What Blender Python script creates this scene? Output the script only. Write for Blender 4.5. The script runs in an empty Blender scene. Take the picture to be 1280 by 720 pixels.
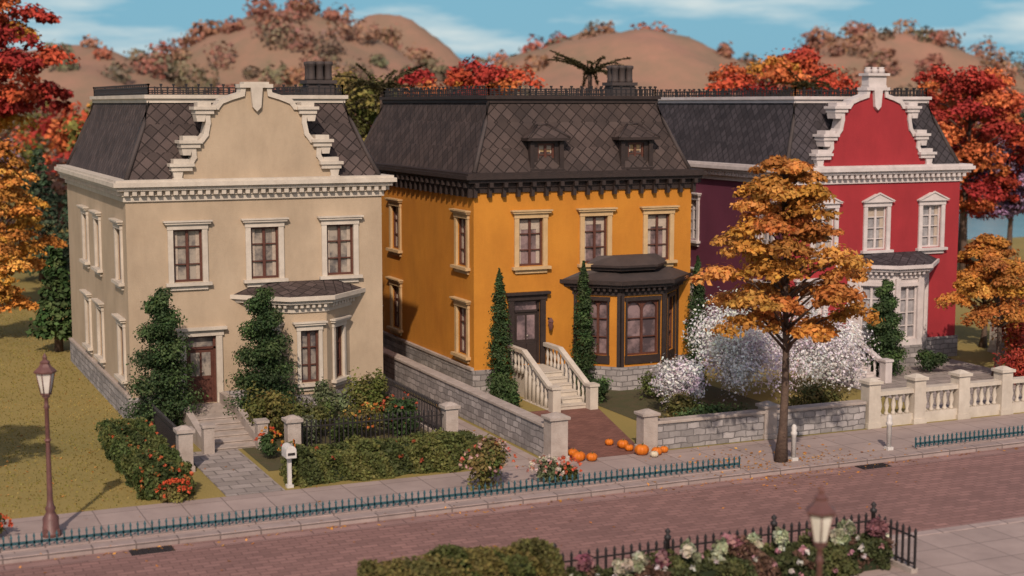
import bpy, math, random
import numpy as np
from mathutils import Vector, Matrix, Euler
R=random.Random(11)
rng=np.random.default_rng(5)
scn=bpy.context.scene
scn.view_settings.view_transform='Standard'; scn.view_settings.look='None'; scn.view_settings.exposure=0

# ------------------------------------------------------------------ materials
def mat(name,c1,c2=None,rough=.8,ns=1.5,bump=.15,bs=25,brick=None,metal=0,spec=.3,streak=0,rng_=(.3,.7)):
    m=bpy.data.materials.new(name); m.use_nodes=True
    nt=m.node_tree; N=nt.nodes; L=nt.links
    b=N['Principled BSDF']; b.inputs['Roughness'].default_value=rough
    b.inputs['Metallic'].default_value=metal
    b.inputs['Specular IOR Level'].default_value=spec
    if c2 is None: c2=tuple(c*.72 for c in c1)
    tc=N.new('ShaderNodeTexCoord')
    n=N.new('ShaderNodeTexNoise'); n.inputs['Scale'].default_value=ns; n.inputs['Detail'].default_value=8; n.inputs['Roughness'].default_value=.65
    L.new(tc.outputs['Object'],n.inputs['Vector'])
    r=N.new('ShaderNodeMapRange'); r.inputs[1].default_value=rng_[0]; r.inputs[2].default_value=rng_[1]
    L.new(n.outputs['Fac'],r.inputs[0])
    mx=N.new('ShaderNodeMix'); mx.data_type='RGBA'
    mx.inputs[6].default_value=(*c1,1); mx.inputs[7].default_value=(*c2,1)
    L.new(r.outputs[0],mx.inputs[0])
    col=mx.outputs[2]
    n2=N.new('ShaderNodeTexNoise'); n2.inputs['Scale'].default_value=bs; n2.inputs['Detail'].default_value=4
    L.new(tc.outputs['Object'],n2.inputs['Vector'])
    hgt=n2.outputs['Fac']
    if brick:
        mp=N.new('ShaderNodeMapping'); mp.inputs['Rotation'].default_value=(0,0,brick.get('rot',0))
        L.new(tc.outputs['UV'],mp.inputs['Vector'])
        wn=N.new('ShaderNodeTexNoise'); wn.inputs['Scale'].default_value=3
        L.new(mp.outputs[0],wn.inputs['Vector'])
        vm=N.new('ShaderNodeVectorMath'); vm.operation='MULTIPLY_ADD'
        w=brick.get('wob',.02); vm.inputs[1].default_value=(w,w,0)
        L.new(wn.outputs['Color'],vm.inputs[0]); L.new(mp.outputs[0],vm.inputs[2])
        bt=N.new('ShaderNodeTexBrick'); bt.offset=brick.get('off',.5)
        bt.inputs['Scale'].default_value=1
        bt.inputs['Brick Width'].default_value=brick['w']; bt.inputs['Row Height'].default_value=brick['h']
        bt.inputs['Mortar Size'].default_value=brick.get('m',.02); bt.inputs['Mortar Smooth'].default_value=brick.get('ms',.3)
        bt.inputs['Color1'].default_value=(1,1,1,1); v=brick.get('var',.6); bt.inputs['Color2'].default_value=(v,v,v,1)
        mc=brick.get('mc',.35); bt.inputs['Mortar'].default_value=(mc,mc,mc,1)
        L.new(vm.outputs[0],bt.inputs['Vector'])
        mm=N.new('ShaderNodeMix'); mm.data_type='RGBA'; mm.blend_type='MULTIPLY'; mm.inputs[0].default_value=1
        L.new(col,mm.inputs[6]); L.new(bt.outputs['Color'],mm.inputs[7]); col=mm.outputs[2]
        ad=N.new('ShaderNodeMath'); ad.operation='MULTIPLY_ADD'; ad.inputs[1].default_value=.35
        L.new(n2.outputs['Fac'],ad.inputs[0])
        bw=N.new('ShaderNodeRGBToBW'); L.new(bt.outputs['Color'],bw.inputs[0]); L.new(bw.outputs[0],ad.inputs[2])
        hgt=ad.outputs[0]
    if streak:
        mp2=N.new('ShaderNodeMapping'); mp2.inputs['Scale'].default_value=(.9,.9,.35)
        L.new(tc.outputs['Object'],mp2.inputs['Vector'])
        n3=N.new('ShaderNodeTexNoise'); n3.inputs['Scale'].default_value=1.1; n3.inputs['Detail'].default_value=9; n3.inputs['Roughness'].default_value=.7
        L.new(mp2.outputs[0],n3.inputs['Vector'])
        r3=N.new('ShaderNodeMapRange'); r3.inputs[1].default_value=.4; r3.inputs[2].default_value=.75
        r3.inputs[3].default_value=1; r3.inputs[4].default_value=1-streak
        L.new(n3.outputs['Fac'],r3.inputs[0])
        m3=N.new('ShaderNodeMix'); m3.data_type='RGBA'; m3.blend_type='MULTIPLY'; m3.inputs[0].default_value=1
        L.new(col,m3.inputs[6]); L.new(r3.outputs[0],m3.inputs[7]); col=m3.outputs[2]
    L.new(col,b.inputs['Base Color'])
    bp=N.new('ShaderNodeBump'); bp.inputs['Strength'].default_value=min(1,bump*2); bp.inputs['Distance'].default_value=.03
    L.new(hgt,bp.inputs['Height']); L.new(bp.outputs[0],b.inputs['Normal'])
    return m

def leafmat(name,trans=.25):
    m=bpy.data.materials.new(name); m.use_nodes=True
    nt=m.node_tree; N=nt.nodes; L=nt.links
    a=N.new('ShaderNodeAttribute'); a.attribute_name='Col'
    b=N['Principled BSDF']
    if trans==0:
        N.remove(b); df=N.new('ShaderNodeBsdfDiffuse'); L.new(a.outputs['Color'],df.inputs['Color']); L.new(df.outputs[0],N['Material Output'].inputs['Surface']); return m
    b.inputs['Roughness'].default_value=.65; b.inputs['Specular IOR Level'].default_value=.2
    L.new(a.outputs['Color'],b.inputs['Base Color'])
    t=N.new('ShaderNodeBsdfTranslucent'); L.new(a.outputs['Color'],t.inputs['Color'])
    mx=N.new('ShaderNodeMixShader'); mx.inputs[0].default_value=trans
    L.new(b.outputs[0],mx.inputs[1]); L.new(t.outputs[0],mx.inputs[2])
    L.new(mx.outputs[0],N['Material Output'].inputs['Surface'])
    return m
LEAF=leafmat('leaf',.3); LEAFF=leafmat('distant_leaf',0)

P_BEIGE=mat('plaster_beige',(.465,.36,.25),(.39,.295,.20),ns=.5,bump=.14,streak=.22)
P_ORANGE=mat('plaster_orange',(.55,.225,.026),(.46,.175,.02),ns=.5,bump=.14,streak=.2)
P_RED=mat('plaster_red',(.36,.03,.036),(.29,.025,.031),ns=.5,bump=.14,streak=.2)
P_RED_SHADE=mat('plaster_red_shade',(.15,.035,.065),(.12,.03,.055),ns=.5,bump=.12,streak=.16)  # red plaster for the left side wall, shadow painted into its colour
TRIM=mat('painted_stone_trim',(.60,.53,.44),(.48,.415,.34),ns=2.5,bump=.12,streak=.22)
TRIMO=mat('cream_trim',(.58,.40,.21),(.47,.31,.15),ns=2.5,bump=.12,streak=.2)
TRIMW=mat('white_trim',(.64,.57,.54),(.50,.44,.42),ns=2.5,bump=.1,streak=.2)
DARKW=mat('dark_wood_trim',(.042,.028,.024),(.026,.018,.016),ns=4,bump=.2,rough=.6)
WOOD=mat('red_brown_wood',(.12,.045,.03),(.075,.028,.02),ns=5,bump=.2,rough=.5)
SL={'w':.33,'h':.33,'m':.022,'rot':math.radians(45),'off':0.0,'var':.55,'mc':.3,'wob':.04,'ms':.6}
SLATE=mat('slate_scales_brown',(.115,.082,.072),(.07,.052,.048),ns=.9,bump=.6,brick=SL,rough=.75,spec=.2)
SLATE2=mat('slate_scales_dark',(.10,.07,.06),(.06,.044,.04),ns=.9,bump=.6,brick=dict(SL,w=.35,h=.35),rough=.75,spec=.2)
SLATE3=mat('slate_scales_blue',(.085,.07,.075),(.05,.043,.047),ns=.9,bump=.6,brick=dict(SL,w=.3,h=.3),rough=.75,spec=.2)
ROOFD=mat('roof_lead',(.07,.052,.047),(.045,.036,.034),ns=2,bump=.2,rough=.7)
STONE=mat('rubble_stone',(.44,.40,.38),(.30,.27,.26),ns=3,bump=.6,bs=12,brick={'w':.42,'h':.2,'m':.018,'var':.55,'mc':.4,'wob':.12})
STONEP=mat('dressed_stone',(.46,.39,.34),(.33,.27,.23),ns=3,bump=.3,streak=.25)
IRON=mat('wrought_iron',(.03,.024,.024),(.02,.018,.018),rough=.5,ns=6,bump=.1)
IRONB=mat('patina_iron',(.03,.10,.12),(.03,.065,.075),rough=.55,ns=6,bump=.1)
LAMPM=mat('bronze_paint',(.15,.065,.055),(.09,.04,.035),rough=.5,ns=4,bump=.1,spec=.5)
ROAD=mat('brick_paving_road',(.32,.175,.15),(.235,.13,.113),ns=.3,bump=.35,bs=10,brick={'w':.42,'h':.21,'m':.02,'var':.72,'mc':.6,'wob':.02})
GUT=mat('gutter_stone',(.35,.21,.185),(.27,.16,.14),ns=1,bump=.2,brick={'w':1.2,'h':.35,'m':.02,'var':.8,'mc':.5})
PAVE=mat('pavement_concrete',(.40,.31,.275),(.30,.23,.205),ns=.9,bump=.2,brick={'w':1.1,'h':1.1,'m':.018,'off':0,'var':.86,'mc':.55})
KERB=mat('kerb_stone',(.40,.31,.28),(.29,.22,.2),ns=2,bump=.25,brick={'w':1.0,'h':3,'m':.02,'off':0,'var':.8,'mc':.4})
PATH=mat('path_flagstone',(.40,.34,.31),(.28,.24,.21),ns=1.5,bump=.3,brick={'w':.6,'h':.45,'m':.025,'var':.7,'mc':.5,'wob':.05})
DRIVE=mat('driveway_slabs',(.40,.32,.28),(.31,.24,.21),ns=.9,bump=.2,brick={'w':.9,'h':.9,'m':.015,'off':0,'var':.88,'mc':.6})
BRICKP=mat('red_brick_path',(.27,.12,.09),(.19,.085,.065),ns=1.5,bump=.3,brick={'w':.24,'h':.12,'m':.012,'var':.65,'mc':.6})
SOIL=mat('garden_soil',(.10,.075,.04),(.065,.07,.028),ns=2.5,bump=.5)
BARK=mat('bark',(.13,.085,.06),(.07,.045,.035),ns=6,bump=.6,bs=18)
HEDC=mat('hedge_core',(.02,.03,.01),ns=5)
PUMP=mat('pumpkin_skin',(.62,.17,.015),(.5,.12,.01),ns=4,rough=.45,bump=.1)
PUMPW=mat('pumpkin_white',(.6,.52,.38),(.5,.42,.3),ns=4,rough=.45,bump=.1)
STEM=mat('stem',(.1,.1,.03))
CURT=mat('curtain',(.46,.38,.30),(.34,.27,.21),ns=6,bump=.2)
GRATE=mat('drain_iron',(.025,.02,.02),rough=.6)
WHITEP=mat('white_paint_metal',(.62,.58,.54),(.46,.43,.4),rough=.5,ns=5)
def glass(name,a,b):
    return mat(name,a,b,rough=.1,ns=1.3,bump=.02,bs=2,spec=.7,rng_=(.42,.58))
GL1=glass('window_glass_warm',(.34,.29,.24),(.11,.10,.10))
GL2=glass('window_glass_mauve',(.26,.18,.18),(.08,.06,.065))
GL3=glass('window_glass_pale',(.38,.36,.36),(.22,.21,.22))
LGL=glass('lantern_glass',(.72,.67,.6),(.6,.55,.47))
GROUND=mat('lawn_grass_ground',(.31,.225,.07),(.20,.165,.05),ns=.12,bump=.4,bs=14,rough=.95)

# ------------------------------------------------------------------ mesh builder
class MB:
    def __init__(s): s.v=[];s.f=[];s.mi=[];s.mats=[];s.M=Matrix.Identity(4);s.sm=[]
    def midx(s,m):
        if m not in s.mats: s.mats.append(m)
        return s.mats.index(m)
    def add(s,vs,fs,m,smooth=False):
        o=len(s.v); i=s.midx(m)
        s.v+=[tuple(s.M@Vector(p)) for p in vs]
        for f in fs: s.f.append([o+k for k in f]); s.mi.append(i); s.sm.append(smooth)
    def box(s,x0,y0,z0,x1,y1,z1,m):
        x0,x1=min(x0,x1),max(x0,x1); y0,y1=min(y0,y1),max(y0,y1); z0,z1=min(z0,z1),max(z0,z1)
        vs=[(x0,y0,z0),(x1,y0,z0),(x1,y1,z0),(x0,y1,z0),(x0,y0,z1),(x1,y0,z1),(x1,y1,z1),(x0,y1,z1)]
        s.add(vs,[(0,3,2,1),(4,5,6,7),(0,1,5,4),(1,2,6,5),(2,3,7,6),(3,0,4,7)],m)
    def prism(s,pts,z0,z1,m,pts2=None):
        n=len(pts); p2=pts2 or pts
        vs=[(x,y,z0) for x,y in pts]+[(x,y,z1) for x,y in p2]
        fs=[tuple(range(n-1,-1,-1)),tuple(range(n,2*n))]+[(i,(i+1)%n,n+(i+1)%n,n+i) for i in range(n)]
        s.add(vs,fs,m)
    def extr_xz(s,pts,y0,y1,m):
        n=len(pts)
        vs=[(x,y0,z) for x,z in pts]+[(x,y1,z) for x,z in pts]
        fs=[tuple(range(n)),tuple(range(2*n-1,n-1,-1))]+[(i,n+i,n+(i+1)%n,(i+1)%n) for i in range(n)]
        s.add(vs,fs,m)
    def lathe(s,cx,cy,prof,m,n=12,smooth=True):
        vs=[];fs=[]
        for r,z in prof:
            for k in range(n):
                a=2*math.pi*k/n; vs.append((cx+r*math.cos(a),cy+r*math.sin(a),z))
        for j in range(len(prof)-1):
            for k in range(n):
                fs.append((j*n+k,j*n+(k+1)%n,(j+1)*n+(k+1)%n,(j+1)*n+k))
        fs.append(tuple(range(n-1,-1,-1))); fs.append(tuple((len(prof)-1)*n+k for k in range(n)))
        s.add(vs,fs,m,smooth)
    def tube(s,pts,rad,m,n=7,smooth=True):
        vs=[];fs=[]
        for i,p in enumerate(pts):
            p=Vector(p)
            d=(Vector(pts[min(i+1,len(pts)-1)])-Vector(pts[max(i-1,0)])).normalized()
            a=d.orthogonal().normalized() if abs(d.z)<.9 else Vector((1,0,0)).cross(d).normalized()
            b=d.cross(a)
            for k in range(n):
                t=2*math.pi*k/n; vs.append(tuple(p+rad[i]*(a*math.cos(t)+b*math.sin(t))))
        for j in range(len(pts)-1):
            for k in range(n): fs.append((j*n+k,j*n+(k+1)%n,(j+1)*n+(k+1)%n,(j+1)*n+k))
        fs.append(tuple(range(n-1,-1,-1))); fs.append(tuple((len(pts)-1)*n+k for k in range(n)))
        s.add(vs,fs,m,smooth)
    def build(s,name,parent=None,bevel=0):
        me=bpy.data.meshes.new(name); me.from_pydata(s.v,[],s.f); me.update()
        for m in s.mats: me.materials.append(m)
        me.polygons.foreach_set('material_index',s.mi); me.polygons.foreach_set('use_smooth',s.sm)
        uv=me.uv_layers.new(name='UVMap')
        co=np.array(s.v); buf=np.zeros((len(me.loops),2))
        for p in me.polygons:
            n=p.normal
            if abs(n.z)>.95: t=Vector((1,0,0))
            else: t=Vector((-n.y,n.x,0)).normalized()
            b=n.cross(t)
            ii=list(p.loop_indices); vv=co[list(p.vertices)]
            buf[ii,0]=vv@np.array(t); buf[ii,1]=vv@np.array(b)
        uv.data.foreach_set('uv',buf.ravel())
        ob=bpy.data.objects.new(name,me); scn.collection.objects.link(ob)
        if parent: ob.parent=parent
        if bevel:
            bm=ob.modifiers.new('bevel','BEVEL'); bm.width=bevel; bm.segments=2; bm.limit_method='ANGLE'
        return ob
def empty(name):
    e=bpy.data.objects.new(name,None); scn.collection.objects.link(e); return e

# ------------------------------------------------------------------ foliage
class Leaves:
    def __init__(s): s.V=[];s.C=[]
    def add(s,P,Nrm,size,col,cv=.25,asp=.6):
        n=len(P)
        rnd=rng.normal(size=(n,3)); Nn=Nrm/np.linalg.norm(Nrm,axis=1,keepdims=True)
        a=np.cross(Nn,rnd); a/=np.linalg.norm(a,axis=1,keepdims=True)+1e-9
        b=np.cross(Nn,a)
        sz=(size*rng.uniform(.6,1.3,n))[:,None]
        q=np.stack([P-a*sz,P-b*sz*asp,P+a*sz,P+b*sz*asp],1)
        c=np.array(col)[None,:]*rng.uniform(1-cv,1+cv,(n,1))*rng.uniform(.92,1.08,(n,3))
        s.V.append(q); s.C.append(c)
    def clump(s,c,r,n,size,col,cv=.25,shell=.45,up=.5,dr=0,nr=.6,asp=.6):
        d=rng.normal(size=(n,3)); d/=np.linalg.norm(d,axis=1,keepdims=True)
        rr=rng.uniform(0,1,(n,1))**shell
        ph=rng.uniform(0,6.28,3)
        lump=1+.22*np.sin(d[:,:1]*4+ph[0])*np.sin(d[:,1:2]*5+ph[1])+.15*np.sin(d[:,2:]*6+ph[2])
        P=np.array(c)+d*rr*lump*np.array(r)
        if dr: P[:,2]-=dr*((P[:,0]-c[0])**2+(P[:,1]-c[1])**2)/(r[0]**2)
        Nn=d+rng.normal(size=(n,3))*nr+np.array([0,0,up])
        s.add(P,Nn,size,col,cv,asp)
    def build(s,name,parent=None,m=None):
        V=np.concatenate(s.V); C=np.clip(np.concatenate(s.C),0.003,.9); n=len(V)
        me=bpy.data.meshes.new(name)
        me.vertices.add(4*n); me.vertices.foreach_set('co',V.reshape(-1))
        me.loops.add(4*n); me.loops.foreach_set('vertex_index',np.arange(4*n,dtype=np.int32))
        me.polygons.add(n); me.polygons.foreach_set('loop_start',np.arange(0,4*n,4,dtype=np.int32))
        me.polygons.foreach_set('loop_total',np.full(n,4,dtype=np.int32))
        me.update()
        at=me.color_attributes.new('Col','FLOAT_COLOR','POINT')
        cc=np.ones((n,4,4)); cc[:,:,:3]=C[:,None,:]
        at.data.foreach_set('color',cc.ravel())
        me.materials.append(m or LEAF); me.update(); me.validate()
        ob=bpy.data.objects.new(name,me); scn.collection.objects.link(ob)
        if parent: ob.parent=parent
        return ob

def jit(c,v=.2):
    k=R.uniform(1-v,1+v); return (c[0]*k,c[1]*k*R.uniform(.88,1.12),c[2]*k)

OR=[(.54,.24,.05),(.46,.185,.045),(.60,.29,.07),(.38,.15,.04)]
RD=[(.36,.05,.035),(.45,.08,.04),(.28,.035,.03),(.5,.14,.05)]
LI=[(.33,.22,.33),(.42,.28,.40),(.25,.16,.26)]
GR=[(.055,.09,.032),(.075,.115,.04),(.04,.07,.026)]
OL=[(.13,.12,.04),(.17,.14,.045),(.09,.10,.03)]
BG=[(.05,.075,.045),(.065,.09,.055),(.04,.06,.04)]

def tree(name,x,y,H,zc,Rc,pads,lpp,ls,pal,flat=.32,prof=None,trunk=.14,padr=.75):
    e=empty(name); mb=MB(); lf=Leaves()
    top=H-.4
    tp=[];tr=[]
    wx,wy=R.uniform(-.15,.15),R.uniform(-.15,.15)
    for i in range(9):
        t=i/8; tp.append((x+wx*math.sin(t*3.5),y+wy*math.sin(t*4.2+1)-wy*.84,top*t)); tr.append(trunk*(1.5 if i==0 else 1)*(1-.8*t))
    mb.tube(tp,tr,BARK,8)
    for k in range(pads):
        h=(k+.5)/pads; a=k*2.39996+R.uniform(-.3,.3)
        rad=Rc*prof(h)*R.choice([.55,.75,.9,.95,.35]); z=zc+(H-zc)*h
        c=(x+rad*math.cos(a),y+rad*math.sin(a),z+R.uniform(-.15,.15)-.12*rad)
        z0=max(zc*.75,z-rad*.55-.3); t0=min(1,z0/top)
        bx=x+wx*math.sin(t0*3.5); by=y+wy*math.sin(t0*4.2+1)-wy*.84
        mid=((bx+c[0])/2,(by+c[1])/2,(z0+c[2])/2+.1*rad)
        mb.tube([(bx,by,z0),mid,(c[0],c[1],c[2]-.05)],[trunk*.38,trunk*.22,trunk*.1],BARK,5)
        pr=padr*R.uniform(.7,1.25)*(.55+.45*prof(h))
        col=jit(R.choice(pal),.18)
        lf.clump(c,(pr,pr,pr*flat),lpp,ls,col,.3,.6,.8,dr=pr*.3)
        for q in range(4):
            aa=R.uniform(0,6.28); c2=(c[0]+pr*.9*math.cos(aa),c[1]+pr*.9*math.sin(aa),c[2]-pr*(.25+flat*.3))
            lf.clump(c2,(pr*.38,pr*.38,pr*flat*.7),lpp//6,ls,jit(col,.2),.3,.6,.8)
    mb.build('trunk',e); lf.build('crown',e,LEAF if y<60 else LEAFF)
    return e

def bush(name,x,y,z,rx,ry,rz,n,ls,pal,flowers=None,nf=0,fs=.05):
    lf=Leaves()
    k=max(5,int(6*rx*ry/.3)) if rx<1.5 else 26
    for i in range(k):
        a=R.uniform(0,6.28); q=R.uniform(0,.75); hz=R.uniform(-.35,.6)
        c=(x+rx*q*math.cos(a),y+ry*q*math.sin(a),z+rz*(.5+hz*.8*(1-q*.5)))
        s=R.uniform(.35,.6)
        lf.clump(c,(rx*s,ry*s,rz*s*.7),n//k,ls,jit(R.choice(pal),.25 if pal[0][0]<.5 else .1),.3 if pal[0][0]<.5 else .15,.5,.5)
    if flowers:
        for i in range(nf):
            a=R.uniform(0,6.28); ph=R.uniform(.0,1.4)
            c=(x+rx*1.0*math.cos(a)*math.cos(ph),y+ry*1.0*math.sin(a)*math.cos(ph),z+rz*.45+rz*.75*math.sin(ph))
            lf.clump(c,(fs,fs,fs),7,fs*.9,jit(R.choice(flowers),.1),.15,.6,.5)
    return lf.build(name)

def hedge(name,x0,y0,x1,y1,h,pal,dens=900,ls=.055,flowers=None,nf=0,z=0,fs=.06,ftop=1.0):
    e=empty(name); lf=Leaves(); mb=MB()
    g=.16
    mb.box(x0+g,y0+g,z,x1-g,y1-g,z+h-g,HEDC); mb.build('core',e)
    w=np.array([(x1-x0)*(y1-y0),h*(x1-x0),h*(x1-x0),h*(y1-y0),h*(y1-y0)])
    for i,a in enumerate(w):
        m=int(a*dens); u=rng.uniform(0,1,m); v=rng.uniform(0,1,m)
        off=rng.uniform(-.2,.03,m)
        if i==0: P=np.stack([x0+u*(x1-x0),y0+v*(y1-y0),z+h+off],1); Nn=np.array([0,0,1.])
        elif i==1: P=np.stack([x0+u*(x1-x0),y0-off,z+v*h],1); Nn=np.array([0,-1.,0])
        elif i==2: P=np.stack([x0+u*(x1-x0),y1+off,z+v*h],1); Nn=np.array([0,1.,0])
        elif i==3: P=np.stack([x0-off,y0+u*(y1-y0),z+v*h],1); Nn=np.array([-1.,0,0])
        else: P=np.stack([x1+off,y0+u*(y1-y0),z+v*h],1); Nn=np.array([1.,0,0])
        b=.12*np.sin(P[:,0]*2.9+1)+.09*np.sin(P[:,1]*3.7)+.06*np.sin(P[:,0]*7+P[:,2]*6)
        P=P+Nn*b[:,None]
        kk=np.floor((np.sin(P[:,0]*2.1+P[:,1]*1.7)+np.sin(P[:,2]*3+P[:,0]*5))*.5*1.49+1.5).astype(int)%len(pal)
        for q in range(len(pal)):
            sel=kk==q
            if sel.sum(): lf.add(P[sel],np.tile(Nn,(sel.sum(),1))+rng.normal(size=(sel.sum(),3))*.7,ls,pal[q],.4)
    if flowers:
        for i in range(nf):
            yy_=y0+(y1-y0)*R.random()**ftop
            if R.random()<.5: c=(R.uniform(x0,x1),yy_,z+h+.03)
            elif R.random()<.6: c=(R.uniform(x0,x1),y0-.05,z+R.uniform(.2,h))
            else: c=(x0-.05,yy_,z+R.uniform(.2,h))
            lf.clump(c,(fs,fs,fs),9,fs*.8,jit(R.choice(flowers),.15),.15,.6,.5)
    lf.build('leaves',e); return e

def spiral_topiary(name,x,y,z0,H,R0,pal,turns=5):
    e=empty(name); mb=MB(); lf=Leaves()
    mb.tube([(x,y,z0),(x,y,z0+H*.95)],[.09,.02],BARK,7); mb.build('trunk',e)
    n=int(turns*12)
    for i in range(n):
        t=i/n; a=t*turns*6.283; r=R0*(1-t)**.6*.66+.03
        pr=R0*(.24+.28*(1-t)**.8)
        c=(x+r*math.cos(a),y+r*math.sin(a),z0+.3+(H-.4)*t)
        lf.clump(c,(pr,pr,pr*.72),220,.052,jit(R.choice(pal),.28),.35,.5,.6)
    for i in range(22):
        t=i/22; w=R0*.85*(1-t)**.7+.06; lf.clump((x,y,z0+.2+(H-.25)*t),(w,w,.28),280,.052,pal[2],.3)
    lf.build('foliage',e); return e

def cypress(name,x,y,z0,H,r,pal):
    lf=Leaves(); n=30
    for i in range(n):
        t=i/(n-1); w=r*(1-t**2.2)**.75*(.7+.3*min(1,t*6))+.04
        for q in range(4):
            a=R.uniform(0,6.28)
            lf.clump((x+w*.4*math.cos(a),y+w*.4*math.sin(a),z0+.1+H*t*.97),(w*.62,w*.62,H/n*1.3),95,.045,jit(R.choice(pal),.3),.35,.5,.9)
    return lf.build(name)

# ------------------------------------------------------------------ architecture helpers
def T(x,y,z,deg=0): return Matrix.Translation((x,y,z))@Matrix.Rotation(math.radians(deg),4,'Z')

def wall(mb,x0,x1,z0,z1,holes,m,depth=.2,reveal=None):
    xs=sorted({x0,x1,*[h[0]-h[2]/2 for h in holes],*[h[0]+h[2]/2 for h in holes]})
    zs=sorted({z0,z1,*[h[1] for h in holes],*[h[1]+h[3] for h in holes]})
    for i in range(len(xs)-1):
        for j in range(len(zs)-1):
            cx=(xs[i]+xs[i+1])/2; cz=(zs[j]+zs[j+1])/2
            if any(abs(cx-h[0])<h[2]/2 and h[1]<cz<h[1]+h[3] for h in holes): continue
            mb.add([(xs[i],0,zs[j]),(xs[i+1],0,zs[j]),(xs[i+1],0,zs[j+1]),(xs[i],0,zs[j+1])],[(0,1,2,3)],m)
    for h in holes:
        a,b,c,d=h[0]-h[2]/2,h[0]+h[2]/2,h[1],h[1]+h[3]; r=reveal or m
        mb.add([(a,0,c),(a,depth,c),(a,depth,d),(a,0,d)],[(3,2,1,0)],r)
        mb.add([(b,0,c),(b,depth,c),(b,depth,d),(b,0,d)],[(0,1,2,3)],r)
        mb.add([(a,0,c),(b,0,c),(b,depth,c),(a,depth,c)],[(0,1,2,3)],r)
        mb.add([(a,0,d),(b,0,d),(b,depth,d),(a,depth,d)],[(3,2,1,0)],r)

def window(mb,cx,z0,w,h,fm,tm,gm,head='flat',nx=2,nz=3,sur=.17,curt=True):
    a,b,c,d=cx-w/2,cx+w/2,z0,z0+h
    mb.add([(a,.16,c),(b,.16,c),(b,.16,d),(a,.16,d)],[(0,1,2,3)],gm)
    if curt:
        k=w*R.uniform(.14,.24); k2=w*R.uniform(.14,.24)
        mb.box(a,.135,c+.05,a+k,.155,d-.04,CURT); mb.box(b-k2,.135,c+.05,b,.155,d-.04,CURT)
        if R.random()<.5: mb.box(a,.133,d-h*R.uniform(.15,.3),b,.157,d-.04,CURT)
    f=.07
    mb.box(a,.06,c,a+f,.13,d,fm); mb.box(b-f,.06,c,b,.13,d,fm)
    mb.box(a+f,.062,c,b-f,.13,c+f,fm); mb.box(a+f,.062,d-f,b-f,.13,d,fm)
    for i in range(1,nx):
        x=a+w*i/nx; t=.045 if (nx%2==0 and i==nx//2) else .02
        mb.box(x-t,.07,c+f,x+t,.125,d-f,fm)
    for j in range(1,nz):
        z=c+h*j/nz; mb.box(a+f,.08,z-.018,b-f,.12,z+.018,fm)
    if tm:
        s=sur
        mb.box(a-s,-.07,c-.02,a+.003,.02,d,tm); mb.box(b-.003,-.07,c-.02,b+s,.02,d,tm)
        mb.box(a-s-.02,-.09,d-.003,b+s+.02,.02,d+.17,tm)
        if head=='flat':
            mb.box(a-s-.1,-.17,d+.167,b+s+.1,.02,d+.24,tm)
            mb.box(a-s-.15,-.21,d+.238,b+s+.15,.02,d+.29,tm)
        else:
            mb.box(a-s-.1,-.17,d+.167,b+s+.1,.02,d+.22,tm)
            mb.extr_xz([(a-s-.1,d+.218),(b+s+.1,d+.218),(cx+.1,d+.5),(cx-.1,d+.5)],-.15,.02,tm)
            mb.extr_xz([(a-s-.14,d+.22),(a-s-.02,d+.215),(cx,d+.5),(b+s+.02,d+.215),(b+s+.14,d+.22),(cx,d+.56)],-.2,-.148,tm)
        mb.box(a-s-.1,-.19,c-.12,b+s+.1,.02,c-.018,tm)
        mb.box(a-s+.02,-.08,c-.26,b+s-.02,.02,c-.118,tm)

def door(mb,cx,z0,w,h,dm,tm,gm):
    a,b,c,d=cx-w/2,cx+w/2,z0,z0+h
    tz=d-.45
    mb.box(a,.1,c,b,.19,tz,dm)
    mb.add([(a,.16,tz),(b,.16,tz),(b,.16,d),(a,.16,d)],[(0,1,2,3)],gm)
    mb.box(a,.05,tz,b,.15,tz+.07,dm); mb.box(a,.05,c,a+.08,.15,d,dm); mb.box(b-.08,.05,c,b,.15,d,dm); mb.box(a+.08,.052,d-.07,b-.08,.15,d,dm)
    for k in range(2):
        px0=a+.14+(w-.28)*k/2+.03; px1=a+.14+(w-.28)*(k+1)/2-.03
        mb.box(px0,.075,c+.12,px1,.12,c+.75,dm)
        mb.add([(px0,.095,c+.9),(px1,.095,c+.9),(px1,.095,tz-.12),(px0,.095,tz-.12)],[(0,1,2,3)],gm)
        mb.box(px0-.03,.07,c+.86,px0,.12,tz-.08,dm); mb.box(px1,.07,c+.86,px1+.03,.12,tz-.08,dm)
    mb.lathe(cx+.05,.06,[(.0,c+1.0),(.03,c+1.02),(.03,c+1.06),(.0,c+1.08)],STONEP,6)
    mb.box(a-.2,-.08,c,a+.003,.02,d,tm); mb.box(b-.003,-.08,c,b+.2,.02,d,tm)
    mb.box(a-.25,-.1,d-.003,b+.25,.02,d+.2,tm); mb.box(a-.34,-.22,d+.198,b+.34,.02,d+.29,tm)

def stepped_slabs(mb,x0,y0,x1,y1,levels,m):
    for z0,z1,p in levels: mb.box(x0-p,y0-p,z0,x1+p,y1+p,z1,m)

def strip(mb,pts,wy0,wy1,th,m):
    for (xa,za),(xb,zb) in zip(pts[:-1],pts[1:]):
        dx,dz=xb-xa,zb-za; l=math.hypot(dx,dz)
        if l<1e-4: continue
        nx,nz=-dz/l*th/2,dx/l*th/2; ex,ez=dx/l*th*.35,dz/l*th*.35
        mb.extr_xz([(xa-ex-nx,za-ez-nz),(xb+ex-nx,zb+ez-nz),(xb+ex+nx,zb+ez+nz),(xa-ex+nx,za-ez+nz)],wy0+R.uniform(-.004,.004),wy1,m)

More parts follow.
